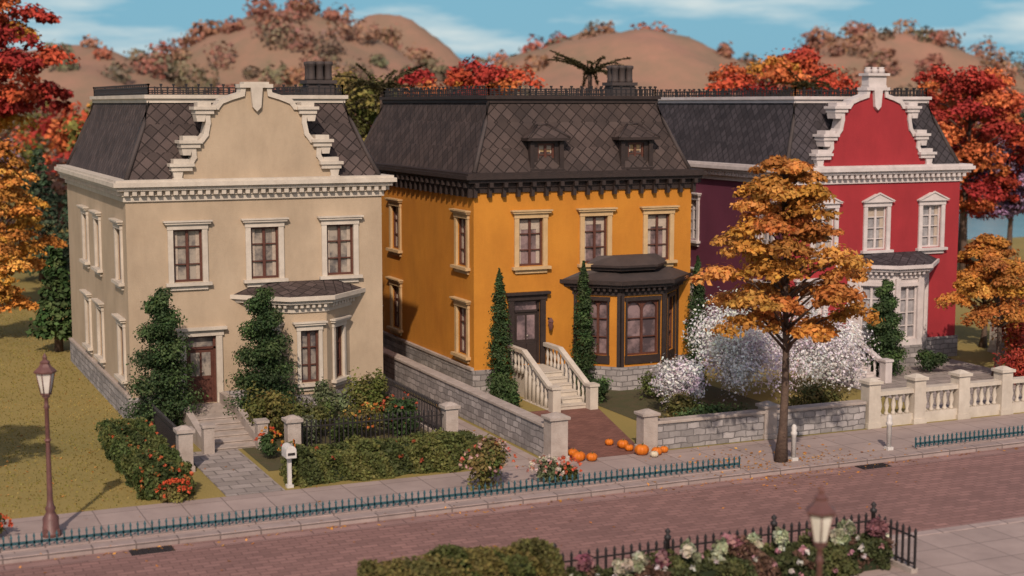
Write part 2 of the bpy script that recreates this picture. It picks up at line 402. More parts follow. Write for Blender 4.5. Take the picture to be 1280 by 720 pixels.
def gable(name,par,cx,yf,zb,wm,tm,finial=False):
    mb=MB()
    half=[(2.5,zb),(2.5,zb+.42),(2.2,zb+.5),(2.08,zb+.7),(2.1,zb+1.14),(1.85,zb+1.2),(1.68,zb+1.42),(1.6,zb+1.8),(1.62,zb+2.25),(1.3,zb+2.3),(1.16,zb+2.48),(.8,zb+2.62),(.46,zb+2.72),(.42,zb+2.95)]
    poly=[(cx-x,z) for x,z in half]+[(cx+x,z) for x,z in half[::-1]]
    mb.extr_xz(poly[::-1],yf,yf+.4,wm)
    for sg in (-1,1):
        pts=[(cx+sg*x,z) for x,z in half[2:]]
        strip(mb,pts,yf-.08,yf+.48,.16,tm)
        for hx,z,wd in ((2.5,zb+.4,.8),(2.2,zb+1.14,.75),(1.72,zb+2.22,.72)):
            c=cx+sg*hx
            mb.box(c-wd/2,yf-.2,z,c+wd/2,yf+.55,z+.1,tm)
            mb.box(c-wd/2+.06,yf-.14,z-.14,c+wd/2-.06,yf+.5,z+.002,tm)
            mb.box(c-wd/2+.14,yf-.1,z+.098,c+wd/2-.14,yf+.46,z+.24,tm)
            q=cx+sg*(hx+.12)
            mb.extr_xz([(q-.12,z-.38),(q+.12,z-.38),(q+.17,z-.137),(q-.17,z-.137)],yf-.09,yf+.45,tm)
        mb.box(cx+sg*2.62-.16,yf-.12,zb,cx+sg*2.62+.16,yf+.46,zb+.03,tm)
    mb.box(cx-.55,yf-.14,zb+2.93,cx+.55,yf+.5,zb+3.05,tm)
    mb.box(cx-.42,yf-.1,zb+3.048,cx+.42,yf+.44,zb+3.12,tm)
    mb.extr_xz([(cx-.14,zb+2.3),(cx,zb+2.16),(cx+.14,zb+2.3),(cx+.2,zb+2.95),(cx-.2,zb+2.95)],yf-.15,yf+.01,tm)
    if finial:
        mb.box(cx-.42,yf-.05,zb+3.11,cx+.42,yf+.4,zb+3.5,tm); mb.box(cx-.52,yf-.14,zb+3.498,cx+.52,yf+.48,zb+3.6,tm)
        for k in (-.32,0,.32): mb.lathe(cx+k,yf+.17,[(.13,zb+3.59),(.15,zb+3.74),(.1,zb+3.79),(.13,zb+3.84)],tm,8)
    return mb.build(name,par)

def roof(par,x0,y0,x1,y1,zb,rm,cap,topm=None):
    mb=MB(); prof=[(.06,zb),(.42,zb+.85),(.78,zb+1.75),(1.02,zb+2.5)]
    def ring(i,z): return [(x0+i,y0+i,z),(x1-i,y0+i,z),(x1-i,y1-i,z),(x0+i,y1-i,z)]
    rs=[ring(i,z) for i,z in prof]
    for a,b in zip(rs[:-1],rs[1:]):
        for k in range(4):
            q=(k+1)%4; mb.add([a[k],a[q],b[q],b[k]],[(0,1,2,3)],rm)
    mb.add(rs[-1],[(0,1,2,3)],ROOFD)
    mb.build('mansard_roof',par)
    mb=MB()
    for k in range(4): mb.tube([r[k] for r in rs],[.085]*4,cap,6)
    i=1.02; zt=zb+2.5
    tm=topm or cap
    for p,za,zz in ((.08,zt-.06,zt+.08),(.16,zt+.078,zt+.2)):
        mb.box(x0+i-p,y0+i-p,za,x1-i+p,y1-i+p,zz,tm)
    mb.box(x0+i,y0+i,zt+.199,x1-i,y1-i,zt+.204,ROOFD)
    mb.build('roof_trim',par)
    mb=MB(); z=zt+.198; a,b,c,d=x0+i,x1-i,y0+i,y1-i
    def run(p,q):
        l=math.dist(p,q); n=int(l/.2)
        for k in range(n+1):
            t=k/n; x=p[0]+(q[0]-p[0])*t; y=p[1]+(q[1]-p[1])*t
            mb.box(x-.02,y-.02,z,x+.02,y+.02,z+(.36 if k%2==0 else .27),IRON)
            if k%2==0: mb.box(x-.04,y-.04,z+.3,x+.04,y+.04,z+.36,IRON)
        for zz in (.06,.22):
            mb.box(min(p[0],q[0])-.015,min(p[1],q[1])-.015,z+zz,max(p[0],q[0])+.015,max(p[1],q[1])+.015,z+zz+.035,IRON)
    run((a,c),(b,c)); run((a,d),(b,d)); run((a,c),(a,d)); run((b,c),(b,d))
    mb.build('roof_cresting',par)

def chimney(par,x,y,z,m):
    mb=MB()
    mb.box(x-.46,y-.35,z,x+.46,y+.35,z+.5,m); mb.box(x-.54,y-.43,z+.498,x+.54,y+.43,z+.62,m)
    for k in (-.3,0,.3):
        for q in (-.17,.17): mb.lathe(x+k,y+q,[(.14,z+.61),(.15,z+.68),(.13,z+.76),(.13,z+1.1),(.17,z+1.15),(.17,z+1.24),(.1,z+1.26)],m,10)
    mb.build('chimney',par)

def bpoly(cx,y0,w,d,c,off):
    k=.4142*off
    return [(cx-w/2-off*1.414,y0),(cx-w/2+c-k,y0-d-off),(cx+w/2-c+k,y0-d-off),(cx+w/2+off*1.414,y0)]
def bay(par,cx,y0,w,d,z0,z1,wm,tm,fm,gm,rm,wz,wh,ww,wwd,base=STONE,tall=.35,pil=None,head='flat',sur=.12,nz=3,cm=None,pw=.11,arch=False):
    c=d; mb=MB(); wb=MB(); cm=cm or tm
    mb.prism(bpoly(cx,y0,w,d,c,.07),0,z0,base)
    dl=c*math.sqrt(2); fl=w-2*c
    frames=[(T(cx-w/2+c/2,y0-d/2,0,-45),dl,wwd),(T(cx,y0-d,0,0),fl,ww),(T(cx+w/2-c/2,y0-d/2,0,45),dl,wwd)]
    for M,l,wwi in frames:
        mb.M=M; wb.M=M
        wall(mb,-l/2,l/2,z0,z1,[(0,wz,wwi,wh)],wm,.18)
        window(wb,0,wz,wwi,wh,fm,tm if pil is None else None,gm,head,2,nz,sur,curt=False)
        if pil is not None:
            for sx in (-l/2+pw,l/2-pw): mb.box(sx-pw,-.07,z0,sx+pw,.02,z1,pil)
            mb.box(-wwi/2-.08,-.05,wz-.3,wwi/2+.08,.03,wz-.003,pil)
            mb.box(-wwi/2-.06,-.055,wz,-wwi/2+.003,.03,wz+wh,pil); mb.box(wwi/2-.003,-.055,wz,wwi/2+.06,.03,wz+wh,pil)
            mb.box(-wwi/2-.09,-.06,wz+wh-.003,wwi/2+.09,.03,wz+wh+.14,pil)
            if arch:
                for q in (-1,1):
                    cx_=q*wwi/4; r=wwi/4-.05
                    for k in range(8):
                        t0=math.pi-math.pi*k/8; t1=math.pi-math.pi*(k+1)/8
                        zb_=wz+wh-r-.07
                        wb.extr_xz([(cx_+r*math.cos(t0),zb_+r*math.sin(t0)),(cx_+r*math.cos(t1),zb_+r*math.sin(t1)),(cx_+r*math.cos(t1),wz+wh-.06),(cx_+r*math.cos(t0),wz+wh-.06)],.075,.12,fm)
    I=Matrix.Identity(4); mb.M=I; wb.M=I
    z=z1
    for a,b,o in ((0,.16,.06),(.16,.3,.12),(.3,.42,.3),(.42,.56,.42)):
        mb.prism(bpoly(cx,y0,w,d,c,o),z+a,z+b,cm)
    for M,l,_ in frames:
        mb.M=M; n=int(l/.2)
        for k in range(n): mb.box(-l/2+(k+.5)*l/n-.05,-.24,z+.17,-l/2+(k+.5)*l/n+.05,-.1,z+.298,cm)
    mb.M=I
    mb.prism(bpoly(cx,y0,w,d,c,.34),z+.56,z+.56+tall,rm,[(cx-w/2+.4,y0),(cx-w/2+c+.2,y0-.25),(cx+w/2-c-.2,y0-.25),(cx+w/2-.4,y0)])
    mb.build('bay',par); wb.build('bay_windows',par)

ZB=7.9
def townhouse(name,x0,x1,wm,tm,fm,gm,rm,cm,capm,front,side,doorspec,plinth,head='flat',topm=None,nx=2,nz=3,dm=WOOD,frontw=.95,sidew=.95,depth=13.4,side_wm=None,brackets=False):
    y0=49.25; y1=y0+depth
    e=empty(name); mb=MB(); wb=MB(); db=MB()
    holes=[(cx-x0,4.55,frontw,1.72) for cx in front]
    dx,dz,dw,dh=doorspec
    mb.M=T(x0,y0,0); wb.M=mb.M
    wall(mb,0,x1-x0,0,7.25,holes+[(dx-x0,dz,dw,dh)],wm)
    for h in holes: window(wb,h[0],h[1],h[2],h[3],fm,tm,gm,head,nx,nz)
    db.M=T(x0,y0,0); door(db,dx-x0,dz,dw,dh,dm,tm if dm is not DARKW else DARKW,gm); db.M=Matrix.Identity(4)
    mb.M=T(x0,y1,0,-90); wb.M=mb.M
    sh=[(y1-ys,z,sidew,1.72) for ys in side for z in (1.35,4.55)]
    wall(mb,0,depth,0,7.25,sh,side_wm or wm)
    for h in sh: window(wb,h[0],h[1],h[2],h[3],fm,tm,gm,'flat',nx,nz)
    mb.M=T(x1,y0,0,90); wb.M=mb.M
    sh=[(y-y0,z,sidew,1.72) for y in side for z in (1.35,4.55)]
    wall(mb,0,depth,0,7.25,sh,wm)
    for h in sh: window(wb,h[0],h[1],h[2],h[3],fm,tm,gm,'flat',nx,nz)
    mb.M=T(x1,y1,0,180); wall(mb,0,x1-x0,0,7.25,[],wm)
    mb.M=Matrix.Identity(4); wb.M=mb.M
    mb.build('walls',e); wb.build('windows',e); db.build('door',e)
    pb=MB(); p=.09
    pb.box(x0-p,y0-p,0,dx-dw/2-.2,y0-.003,plinth,STONE); pb.box(dx+dw/2+.2,y0-p,0,x1+p,y0-.003,plinth,STONE)
    pb.box(x0-p,y0,0,x0-.003,y1+p,plinth,STONE); pb.box(x1+.003,y0,0,x1+p,y1+p,plinth,STONE)
    pb.box(x0-p-.04,y0,plinth,x0-.004,y1+p,plinth+.09,STONEP)
    pb.build('plinth',e)
    cb=MB()
    stepped_slabs(cb,x0,y0,x1,y1,[(7.2,7.38,.07),(7.38,7.56,.12),(7.56,7.68,.3),(7.68,7.82,.42),(7.82,ZB,.34)],cm)
    st=.26 if not brackets else .52; hw=.07; pr=.26 if not brackets else .36
    n=int((x1-x0)/st)
    for k in range(n+1):
        x=x0+(x1-x0)*k/n; cb.box(x-hw,y0-pr,7.4,x+hw,y0-.118,7.558,cm)
        if brackets: cb.box(x-hw+.01,y0-.22,7.05,x+hw-.01,y0-.02,7.402,cm)
    n=int(depth/st)
    for k in range(n+1):
        y=y0+depth*k/n; cb.box(x0-pr,y-hw,7.4,x0-.118,y+hw,7.558,cm); cb.box(x1+.118,y-hw,7.4,x1+pr,y+hw,7.558,cm)
        if brackets: cb.box(x0-.22,y-hw+.01,7.05,x0-.02,y+hw-.01,7.402,cm)
    cb.build('cornice',e)
    roof(e,x0,y0,x1,y1,ZB,rm,capm,topm=topm)
    return e

H1=townhouse('beige_townhouse',8.3,16.9,P_BEIGE,TRIM,WOOD,GL1,SLATE,TRIM,ROOFD,(10.25,12.8,15.4),(50.6,55.0,57.9),(10.6,.5,1.0,2.25),.85,topm=TRIM)
gable('gable',H1,12.6,49.22,ZB,P_BEIGE,TRIM)
bay(H1,13.95,49.25,3.5,1.15,.75,3.5,P_BEIGE,TRIM,WOOD,GL1,SLATE,1.15,1.75,.62,.62)
chimney(H1,15.35,51.3,10.5,ROOFD)
H2=townhouse('orange_townhouse',20.3,29.1,P_ORANGE,TRIMO,WOOD,GL2,SLATE2,DARKW,ROOFD,(22.5,25.1,27.7),(50.3,57.4),(22.35,.98,1.05,2.35),.9,dm=DARKW,topm=DARKW,brackets=True)
bay(H2,26.4,49.25,4.3,1.25,.85,3.45,P_ORANGE,DARKW,WOOD,GL2,ROOFD,1.25,2.0,1.3,.8,pil=DARKW,tall=.3,pw=.06,arch=True)
b=MB(); b.prism(bpoly(26.4,49.25,3.2,.9,.9,.0),4.3,4.42,DARKW); b.prism(bpoly(26.4,49.25,3.2,.9,.9,.12),4.42,4.5,DARKW)
b.prism(bpoly(26.4,49.25,3.2,.9,.9,.1),4.5,4.8,ROOFD,[(25.2,49.25),(25.7,49.0),(27.1,49.0),(27.6,49.25)]); b.build('bay_upper_roof',H2)
chimney(H2,27.5,52.0,10.5,ROOFD)
for cx in (23.2,26.85):
    d=MB(); d.M=T(cx,49.45,0)
    wall(d,-.5,.5,8.0,9.02,[(0,8.08,.66,.82)],DARKW,.15); window(d,0,8.08,.66,.82,WOOD,None,TRIMO,'flat',2,2)
    d.box(-.66,-.14,7.93,.66,.02,8.0,DARKW); d.box(-.5,.004,8.0,-.44,1.0,9.02,DARKW); d.box(.44,.004,8.0,.5,1.0,9.02,DARKW)
    d.box(-.66,-.09,8.0,-.5,.12,8.95,DARKW); d.box(.5,-.09,8.0,.66,.12,8.95,DARKW)
    d.box(-.84,-.26,9.0,.84,1.2,9.1,DARKW)
    d.add([(-.84,-.26,9.1),(.84,-.26,9.1),(.84,1.3,9.1),(-.84,1.3,9.1),(-.22,.3,9.56),(.22,.3,9.56),(.22,1.4,9.56),(-.22,1.4,9.56)],[(0,1,5,4),(1,2,6,5),(3,0,4,7),(4,5,6,7)],SLATE2)
    for a,bb in (((-.84,-.26,9.1),(-.22,.3,9.56)),((.84,-.26,9.1),(.22,.3,9.56)),((-.22,.3,9.56),(.22,.3,9.56))): d.tube([a,bb],[.045,.045],DARKW,5)
    d.M=Matrix.Identity(4); d.build('dormer',H2)
for x in (21.45,23.2):
    d=MB(); d.box(x-.02,49.05,2.6,x+.02,49.26,2.64,IRON); d.lathe(x,49.02,[(.03,2.2),(.07,2.28),(.1,2.5),(.12,2.52),(.03,2.66)],LAMPM,6,False); d.build('wall_lantern',H2)
H3=townhouse('red_townhouse',33.3,41.7,P_RED,TRIMW,TRIMW,GL3,SLATE3,TRIMW,ROOFD,(35.1,37.6,40.3),(50.6,56.3),(34.6,.9,1.05,2.35),.85,head='ped',nz=4,dm=TRIMW,topm=TRIMW,side_wm=P_RED_SHADE)
gable('gable',H3,37.4,49.22,ZB,P_RED,TRIMW,finial=True)
bay(H3,38.25,49.25,3.9,1.3,.85,3.5,TRIMW,TRIMW,TRIMW,GL3,SLATE3,1.1,2.1,.85,.8,base=STONE,pil=TRIMW,nz=4)

# ------------------------------------------------------------------ ground
g=MB(); X0,X1=-400,900
yy=[(-200,0),(28.7,0),(28.7,-.13),(35.6,-.13),(35.6,0),(900,0)]
vs=[];fs=[]
for y,z in yy: vs+=[(X0,y,z),(X1,y,z)]
for i in range(len(yy)-1): fs.append((2*i,2*i+1,2*i+3,2*i+2))
g.add(vs,fs,GROUND); g.build('ground')
def sheet(name,x0,y0,x1,y1,z,m):
    b=MB(); b.add([(x0,y0,z),(x1,y0,z),(x1,y1,z),(x0,y1,z)],[(0,1,2,3)],m); return b.build(name)
sheet('road',-120,28.7,260,35.6,-.126,ROAD)
b=MB(); b.add([(-120,34.9,-.121),(260,34.9,-.121),(260,35.6,-.121),(-120,35.6,-.121)],[(0,1,2,3)],GUT)
b.add([(-120,28.7,-.121),(260,28.7,-.121),(260,29.3,-.121),(-120,29.3,-.121)],[(0,1,2,3)],GUT); b.build('gutter')
b=MB(); b.box(-120,35.45,-.13,260,35.75,.03,KERB); b.build('kerb',bevel=.02)
b=MB(); b.box(-120,28.5,-.13,260,28.8,.03,KERB); b.build('kerb',bevel=.02)
sheet('pavement',-120,35.7,260,38.9,.008,PAVE)
sheet('pavement',-120,23.5,260,28.55,.008,PAVE)
sheet('flagstone_path',8.95,38.9,10.55,44.4,.012,PATH)
sheet('driveway',16.95,38.9,18.3,63,.012,DRIVE)
b=MB(); b.add([(19.2,38.9,.012),(21.5,38.9,.012),(23.4,45.8,.012),(19.4,45.8,.012)],[(0,1,2,3)],BRICKP); b.build('brick_path')
sheet('garden_bed',10.7,41.2,16.7,49.2,.010,SOIL)
sheet('garden_bed',23.5,39.4,29.0,49.2,.010,SOIL)
sheet('flagstone_path',33.5,39.4,41,49.2,.010,PATH)
for x,y in ((6.3,35.15),(27.0,35.15)):
    b=MB(); b.box(x-.5,y-.2,-.125,x+.5,y+.25,-.108,GRATE)
    for k in range(8): b.box(x-.44+k*.12,y-.17,-.109,x-.42+k*.12,y+.2,-.095,IRON)
    b.build('storm_drain')

# ------------------------------------------------------------------ steps / walls / fences
def steps(name,x0,x1,yb,yt,yw,zt,n,m=STONEP,cheek=.25,ch=.5,balus=False):
    b=MB()
    for k in range(n):
        z=zt*(k+1)/n; ya=yb+(yt-yb)*k/n
        b.box(x0,ya,zt*k/n if k else 0,x1,yw,z,m)
        b.box(x0+.002,ya-.03,z-.035,x1-.002,ya+.02,z+.004,m)
    for a,c in ((x0-cheek,x0-.003),(x1+.003,x1+cheek)):
        b.add([(a,yb,0),(c,yb,0),(c,yb,.35),(a,yb,.35),(a,yt,0),(c,yt,0),(c,yt,zt+ch),(a,yt,zt+ch)],[(0,1,2,3),(3,2,6,7),(0,3,7,4),(1,5,6,2),(4,7,6,5)] if not balus else [(0,1,2,3)],m)
        if balus:
            b.prism([(a,yb),(c,yb),(c,yt),(a,yt)],0,.02,m)
            for k in range(7):
                t=(k+.5)/7; y=yb+(yt-yb)*t; zf=zt*t
                b.lathe((a+c)/2,y,[(.06,0),(.06,zf+.1),(.035,zf+.2),(.065,zf+.4),(.03,zf+.6),(.06,zf+.7)],m,8)
            b.add([(a,yb,.65),(c,yb,.65),(c,yb,.78),(a,yb,.78),(a,yt,zt+.65),(c,yt,zt+.65),(c,yt,zt+.78),(a,yt,zt+.78)],[(0,1,2,3),(3,2,6,7),(0,3,7,4),(1,5,6,2),(4,7,6,5),(0,4,5,1)],m)
            for k in range(int((yw-yt)/.3)): b.lathe((a+c)/2,yt+.15+k*.3,[(.06,zt-.1),(.06,zt+.1),(.035,zt+.2),(.065,zt+.4),(.03,zt+.6),(.06,zt+.7)],m,8)
            b.box(a,yt,zt+.65,c,yw,zt+.78,m)
        else: b.box(a,yt,0,c,yw,zt+ch,m)
        b.box(a-.05,yb-.35,0,c+.05,yb-.003,.8,m); b.box(a-.09,yb-.39,.798,c+.09,yb+.04,.88,m)
    return b.build(name)
steps('entrance_steps',9.75,11.15,44.3,47.3,49.15,.5,6,m=STONEP,cheek=.22,ch=.35)
steps('entrance_steps',21.75,22.95,45.6,47.9,49.15,.98,6,m=TRIM,cheek=.2,balus=True)
steps('entrance_steps',34.0,35.2,45.6,47.9,49.15,.9,6,m=TRIMW,cheek=.2,balus=True)

def pillar(b,x,y,h,m=STONEP,w=.2):
    b.box(x-w-.04,y-w-.04,0,x+w+.04,y+w+.04,.16,m); b.box(x-w,y-w,.158,x+w,y+w,h-.12,m)
    b.box(x-w-.06,y-w-.06,h-.122,x+w+.06,y+w+.06,h-.03,m)
    b.prism([(x-w-.02,y-w-.02),(x+w+.02,y-w-.02),(x+w+.02,y+w+.02),(x-w-.02,y+w+.02)],h-.032,h+.06,m,[(x-.06,y-.06),(x+.06,y-.06),(x+.06,y+.06),(x-.06,y+.06)])
def fence(b,x0,y0,x1,y1,h,sp=.14,m=IRON,base=.12,bm=STONEP,t=.016):
    l=math.hypot(x1-x0,y1-y0); n=max(2,int(l/sp)); ang=math.degrees(math.atan2(y1-y0,x1-x0))
    b.M=T(x0,y0,0,ang)
    if base: b.box(0,-.09,0,l,.09,base,bm)
    for z in (base+.08,h-.14): b.box(0,-.018,z,l,.018,z+.035,m)
    for k in range(n+1):
        x=l*k/n; b.box(x-t,-t,base,x+t,t,h,m)
        b.add([(x-.03,-.03,h),(x+.03,-.03,h),(x+.03,.03,h),(x-.03,.03,h),(x,0,h+.1)],[(0,1,4),(1,2,4),(2,3,4),(3,0,4)],m)
    b.M=Matrix.Identity(4)
b=MB(); fence(b,11.95,42.6,16.6,42.6,1.0); fence(b,16.75,42.8,16.75,48.8,1.0)
pillar(b,11.8,42.6,1.2); pillar(b,16.75,42.6,1.2); b.build('iron_fence')
b=MB(); fence(b,8.55,42.4,8.55,48.9,1.0); pillar(b,8.55,42.2,1.25); b.build('iron_fence')
def swall(b,x0,y0,x1,y1,h,t=.16,cap=STONEP):
    if abs(x1-x0)>abs(y1-y0): b.box(x0,y0-t,0,x1,y0+t,h,STONE); b.box(x0,y0-t-.05,h-.002,x1,y0+t+.05,h+.09,cap)
    else: b.box(x0-t,y0,0,x0+t,y1,h,STONE); b.box(x0-t-.05,y0,h-.002,x0+t+.05,y1,h+.09,cap)
b=MB(); swall(b,18.6,39.4,18.6,63,.95); pillar(b,18.7,39.15,1.35,STONEP,.27); b.build('stone_wall',bevel=.015)
b=MB(); swall(b,22.0,39.2,29.6,39.2,.8); pillar(b,21.75,39.2,1.2,STONEP,.24); pillar(b,26,39.2,1.1,STONEP,.22); b.build('stone_wall',bevel=.015)
b=MB()
def bwall(b,x0,x1,y):
    b.box(x0,y-.14,0,x1,y+.14,.35,TRIM); b.box(x0,y-.17,1.02,x1,y+.17,1.16,TRIM)
    n=int((x1-x0)/.24)
    for k in range(n):
        x=x0+(k+.5)*(x1-x0)/n; b.lathe(x,y,[(.08,.348),(.08,.40),(.045,.48),(.09,.66),(.045,.88),(.08,.95),(.08,1.022)],TRIM,8)
xs=[29.9,31.7,33.5,35.3,37.1,39.6,41.6,43.9]
for x in xs: pillar(b,x,39.2,1.55,TRIM,.22)
for a,c in zip(xs[:-1],xs[1:]):
    if a!=37.1: bwall(b,a+.22,c-.22,39.2)
for k in range(5): pillar(b,43.9,41.2+2*k,1.3,TRIM,.22); b.box(43.76,39.44+2*k if k==0 else 39.42+2*k,0,44.04,40.98+2*k,.9,STONE)
b.build('balustrade_wall')
b=MB(); fence(b,-8,36.05,23.0,36.05,.3,.17,IRONB,base=.05,bm=KERB,t=.018); b.build('kerbside_railing')
b=MB(); fence(b,29.2,36.05,70,36.05,.3,.17,IRONB,base=.05,bm=KERB,t=.018); b.build('kerbside_railing')
b=MB(); fence(b,13.2,27.7,21.3,27.7,.95,.2,t=.022); fence(b,21.3,27.7,21.3,26.2,.95,.2,t=.022)
for x in (13.2,15.9,18.6,21.3): b.lathe(x,27.7,[(.06,0),(.05,1.0),(.08,1.03),(.08,1.09),(.03,1.13),(.07,1.2),(.0,1.28)],IRON,8)
b.build('iron_fence')

# ------------------------------------------------------------------ street furniture
def lamp(x,y,h=4.45):
    e=empty('street_lamp'); b=MB(); s=h/4.45
    b.lathe(x,y,[(.24*1,0),(.24,.1),(.19,.14),(.19,.45),(.14,.52),(.1,.6),(.13,.68),(.085,.76),(.07,.9),(.055,2.0),(.05,3.1*s),(.075,3.14*s),(.05,3.2*s),(.045,3.35*s),(.1,3.4*s),(.05,3.46*s)],LAMPM,12)
    for k in range(4):
        a=k*math.pi/2+.78; b.box(x+.2*math.cos(a)-.04,y+.2*math.sin(a)-.04,0,x+.2*math.cos(a)+.04,y+.2*math.sin(a)+.04,.2,LAMPM)
    b.lathe(x,y,[(.06,2.3),(.085,2.34),(.06,2.38)],LAMPM,10)
    b.build('post',e)
    b=MB(); z0,z1=3.47*s,3.97*s
    b.lathe(x,y,[(.11,z0),(.21,z1)],LGL,6,False); b.build('lantern_glass',e)
    b=MB()
    for k in range(6):
        a=k*math.pi/3; b.tube([(x+.115*math.cos(a),y+.115*math.sin(a),z0-.02),(x+.215*math.cos(a),y+.215*math.sin(a),z1+.02)],[.014,.014],LAMPM,5)
    b.lathe(x,y,[(.13,z0-.03),(.13,z0+.02)],LAMPM,6,False)
    b.lathe(x,y,[(.26,z1),(.27,z1+.04),(.15,z1+.15),(.11,z1+.22),(.12,z1+.26),(.05,z1+.32),(.055,z1+.38),(.005,z1+.48)],LAMPM,6,False)
    b.build('lantern_frame',e)
lamp(4.25,37.0); lamp(14.15,19.75,4.24)
def mailbox(x,y):
    b=MB(); b.box(x-.05,y-.05,0,x+.05,y+.05,.85,WHITEP); b.box(x-.09,y-.09,0,x+.09,y+.09,.08,WHITEP)
    pts=[(x-.14,.85),(x+.14,.85),(x+.14,1.05)]+[(x+.14*math.cos(a),1.05+.14*math.sin(a)) for a in [math.pi*k/8 for k in range(1,8)]]+[(x-.14,1.05)]
    b.extr_xz(pts,y-.24,y+.24,WHITEP); b.box(x-.1,y-.25,.93,x+.1,y-.238,1.0,GRATE); b.box(x+.142,y-.05,.98,x+.16,y-.02,1.3,PUMP); b.box(x+.142,y-.05,1.2,x+.16,y+.1,1.3,PUMP)
    b.build('mailbox')
mailbox(10.75,39.2)
def bollard(x,y):
    b=MB(); b.box(x-.1,y-.1,0,x+.1,y+.1,.1,WHITEP); b.lathe(x,y,[(.07,.09),(.075,.75),(.1,.78),(.1,.84),(.07,.88),(.085,.98),(.05,1.06),(.01,1.08)],WHITEP,10); b.build('bollard')
bollard(25.0,36.3); bollard(28.4,36.3)
def pumpkin(x,y,z,r,m=PUMP):
    b=MB(); vs=[];fs=[];n=32;k=12
    for j in range(k+1):
        ph=-math.pi/2+math.pi*j/k
        for i in range(n):
            a=2*math.pi*i/n; rr=r*math.cos(ph)**.8 if 0<j<k else .02*r
            rr*=1.04-.12*abs(math.cos(4*a))**3
            zz=r*.78*math.sin(ph)*(1-.18*(1-min(1,rr/(r*.5)))); vs.append((x+rr*math.cos(a),y+rr*math.sin(a),z+r*.74+zz))
    for j in range(k):
        for i in range(n): fs.append((j*n+i,j*n+(i+1)%n,(j+1)*n+(i+1)%n,(j+1)*n+i))
    b.add(vs,fs,m,True); zt=z+r*1.25
    b.tube([(x,y,zt),(x+.02,y,zt+r*.25),(x+r*.25,y,zt+r*.45)],[r*.14,r*.09,r*.07],STEM,6)
    b.build('pumpkin')
for p in ((19.25,38.75,.008,.19),(19.6,38.6,.008,.16),(19.35,39.35,.012,.15),(21.3,38.7,.008,.21),(21.7,38.5,.008,.16),(22.05,38.7,.008,.13),(21.2,39.7,.012,.17),(21.0,40.2,.012,.13),(20.1,45.0,.012,.2),(21.2,39.3,.012,.13)): pumpkin(*p)
pumpkin(21.5,38.3,.008,.12,PUMPW)

# ------------------------------------------------------------------ plants
GH=[(.11,.125,.038),(.145,.15,.045),(.075,.09,.03)]
GH2=[(.085,.115,.035),(.115,.13,.04),(.06,.08,.026)]
hedge('front_hedge',11.0,39.15,16.6,40.7,.78,GH,dens=1500,flowers=[(.3,.07,.03)],nf=10)
hedge('side_hedge',6.9,39.4,8.15,46.0,.85,GH2,dens=1200,flowers=[(.5,.11,.045),(.45,.16,.05)],nf=55,ftop=2.2,fs=.055)
spiral_topiary('spiral_topiary',9.0,47.5,0,4.6,1.22,GR)
spiral_topiary('spiral_topiary',12.15,47.2,0,4.5,1.2,GR)
cypress('cypress',20.75,48.0,0,4.5,.52,GR)
cypress('cypress',24.15,48.3,0,4.6,.48,GR)
cypress('cypress',28.85,48.3,0,4.6,.5,GR)
spiral_topiary('spiral_topiary',36.1,46.6,0,3.7,.85,GR)
SAGE=[(.15,.17,.09),(.19,.2,.12),(.12,.14,.07)]
bush('shrub',11.8,45.2,0,.85,.8,1.5,3400,.06,[(.18,.15,.045),(.13,.12,.035)])
bush('shrub',13.2,45.0,0,.8,.7,1.1,2800,.06,GH)
bush('shrub',14.2,46.6,0,.7,.6,1.3,2600,.06,SAGE)
bush('shrub',15.3,46.2,0,.7,.7,1.7,2900,.06,[(.16,.17,.045),(.12,.14,.035)])
bush('flowering_shrub',14.6,44.3,0,.9,.7,.9,3000,.05,OL,[(.6,.2,.05),(.6,.4,.1)],40)
bush('flowering_shrub',15.8,44.3,0,.8,.7,1.1,2800,.06,GR,[(.5,.1,.05)],20)
bush('shrub',12.5,43.6,0,.6,.5,.95,2000,.05,SAGE)
bush('shrub',13.6,43.5,0,.6,.5,.8,2000,.05,GH2)
bush('shrub',16.1,47.2,0,.5,.7,1.2,2000,.06,GH)
bush('flowering_shrub',11.1,42.6,0,.4,.5,.8,1300,.05,GR,[(.6,.1,.04),(.6,.3,.05)],30)
bush('flowering_shrub',15.6,36.8,0,.85,.5,1.15,3600,.06,OL,[(.6,.14,.08),(.55,.35,.3)],60)
bush('flowering_shrub',17.35,36.9,0,.55,.45,.6,1800,.05,SAGE,[(.7,.6,.5),(.5,.2,.15)],60)
bush('flowering_shrub',18.0,36.9,0,.4,.35,.55,1300,.05,OL,[(.6,.12,.06)],26)
bush('flowering_shrub',7.6,38.9,0,.5,.4,.5,1300,.05,OL,[(.6,.1,.04)],40)
bush('flowering_shrub',3.0,37.3,0,.4,.4,.5,1200,.05,OL,[(.6,.1,.04)],40)
WH=[(.80,.75,.75),(.68,.63,.65),(.84,.80,.79),(.55,.50,.52)]
bush('white_blossom_shrub',28.3,44.6,.3,2.3,1.6,2.9,15000,.055,WH)
bush('white_blossom_shrub',31.3,44.4,.3,2.1,1.5,2.6,12000,.055,WH)
bush('white_blossom_shrub',25.6,43.6,.2,1.1,1.0,1.5,4500,.055,WH)
bush('shrub',23.9,46.2,0,.5,.6,.9,1800,.06,GR); bush('shrub',24.6,41.8,0,.9,.7,.9,2200,.06,OL)
bush('shrub',26.2,46.0,0,1.1,.6,.9,2500,.06,GH); bush('shrub',20.4,46.6,0,.5,1.0,1.0,2000,.06,GR)
bush('shrub',24.6,40.2,0,1.3,.6,.9,2500,.06,GR); bush('shrub',28.8,40.6,0,1.5,.7,1.1,3000,.06,OL)
bush('shrub',39.6,43.0,0,1.2,.8,1.3,3500,.06,RD[:2]); bush('shrub',42.6,46.8,0,1.0,1.0,2.2,4000,.07,RD[:2]+OR[:1])
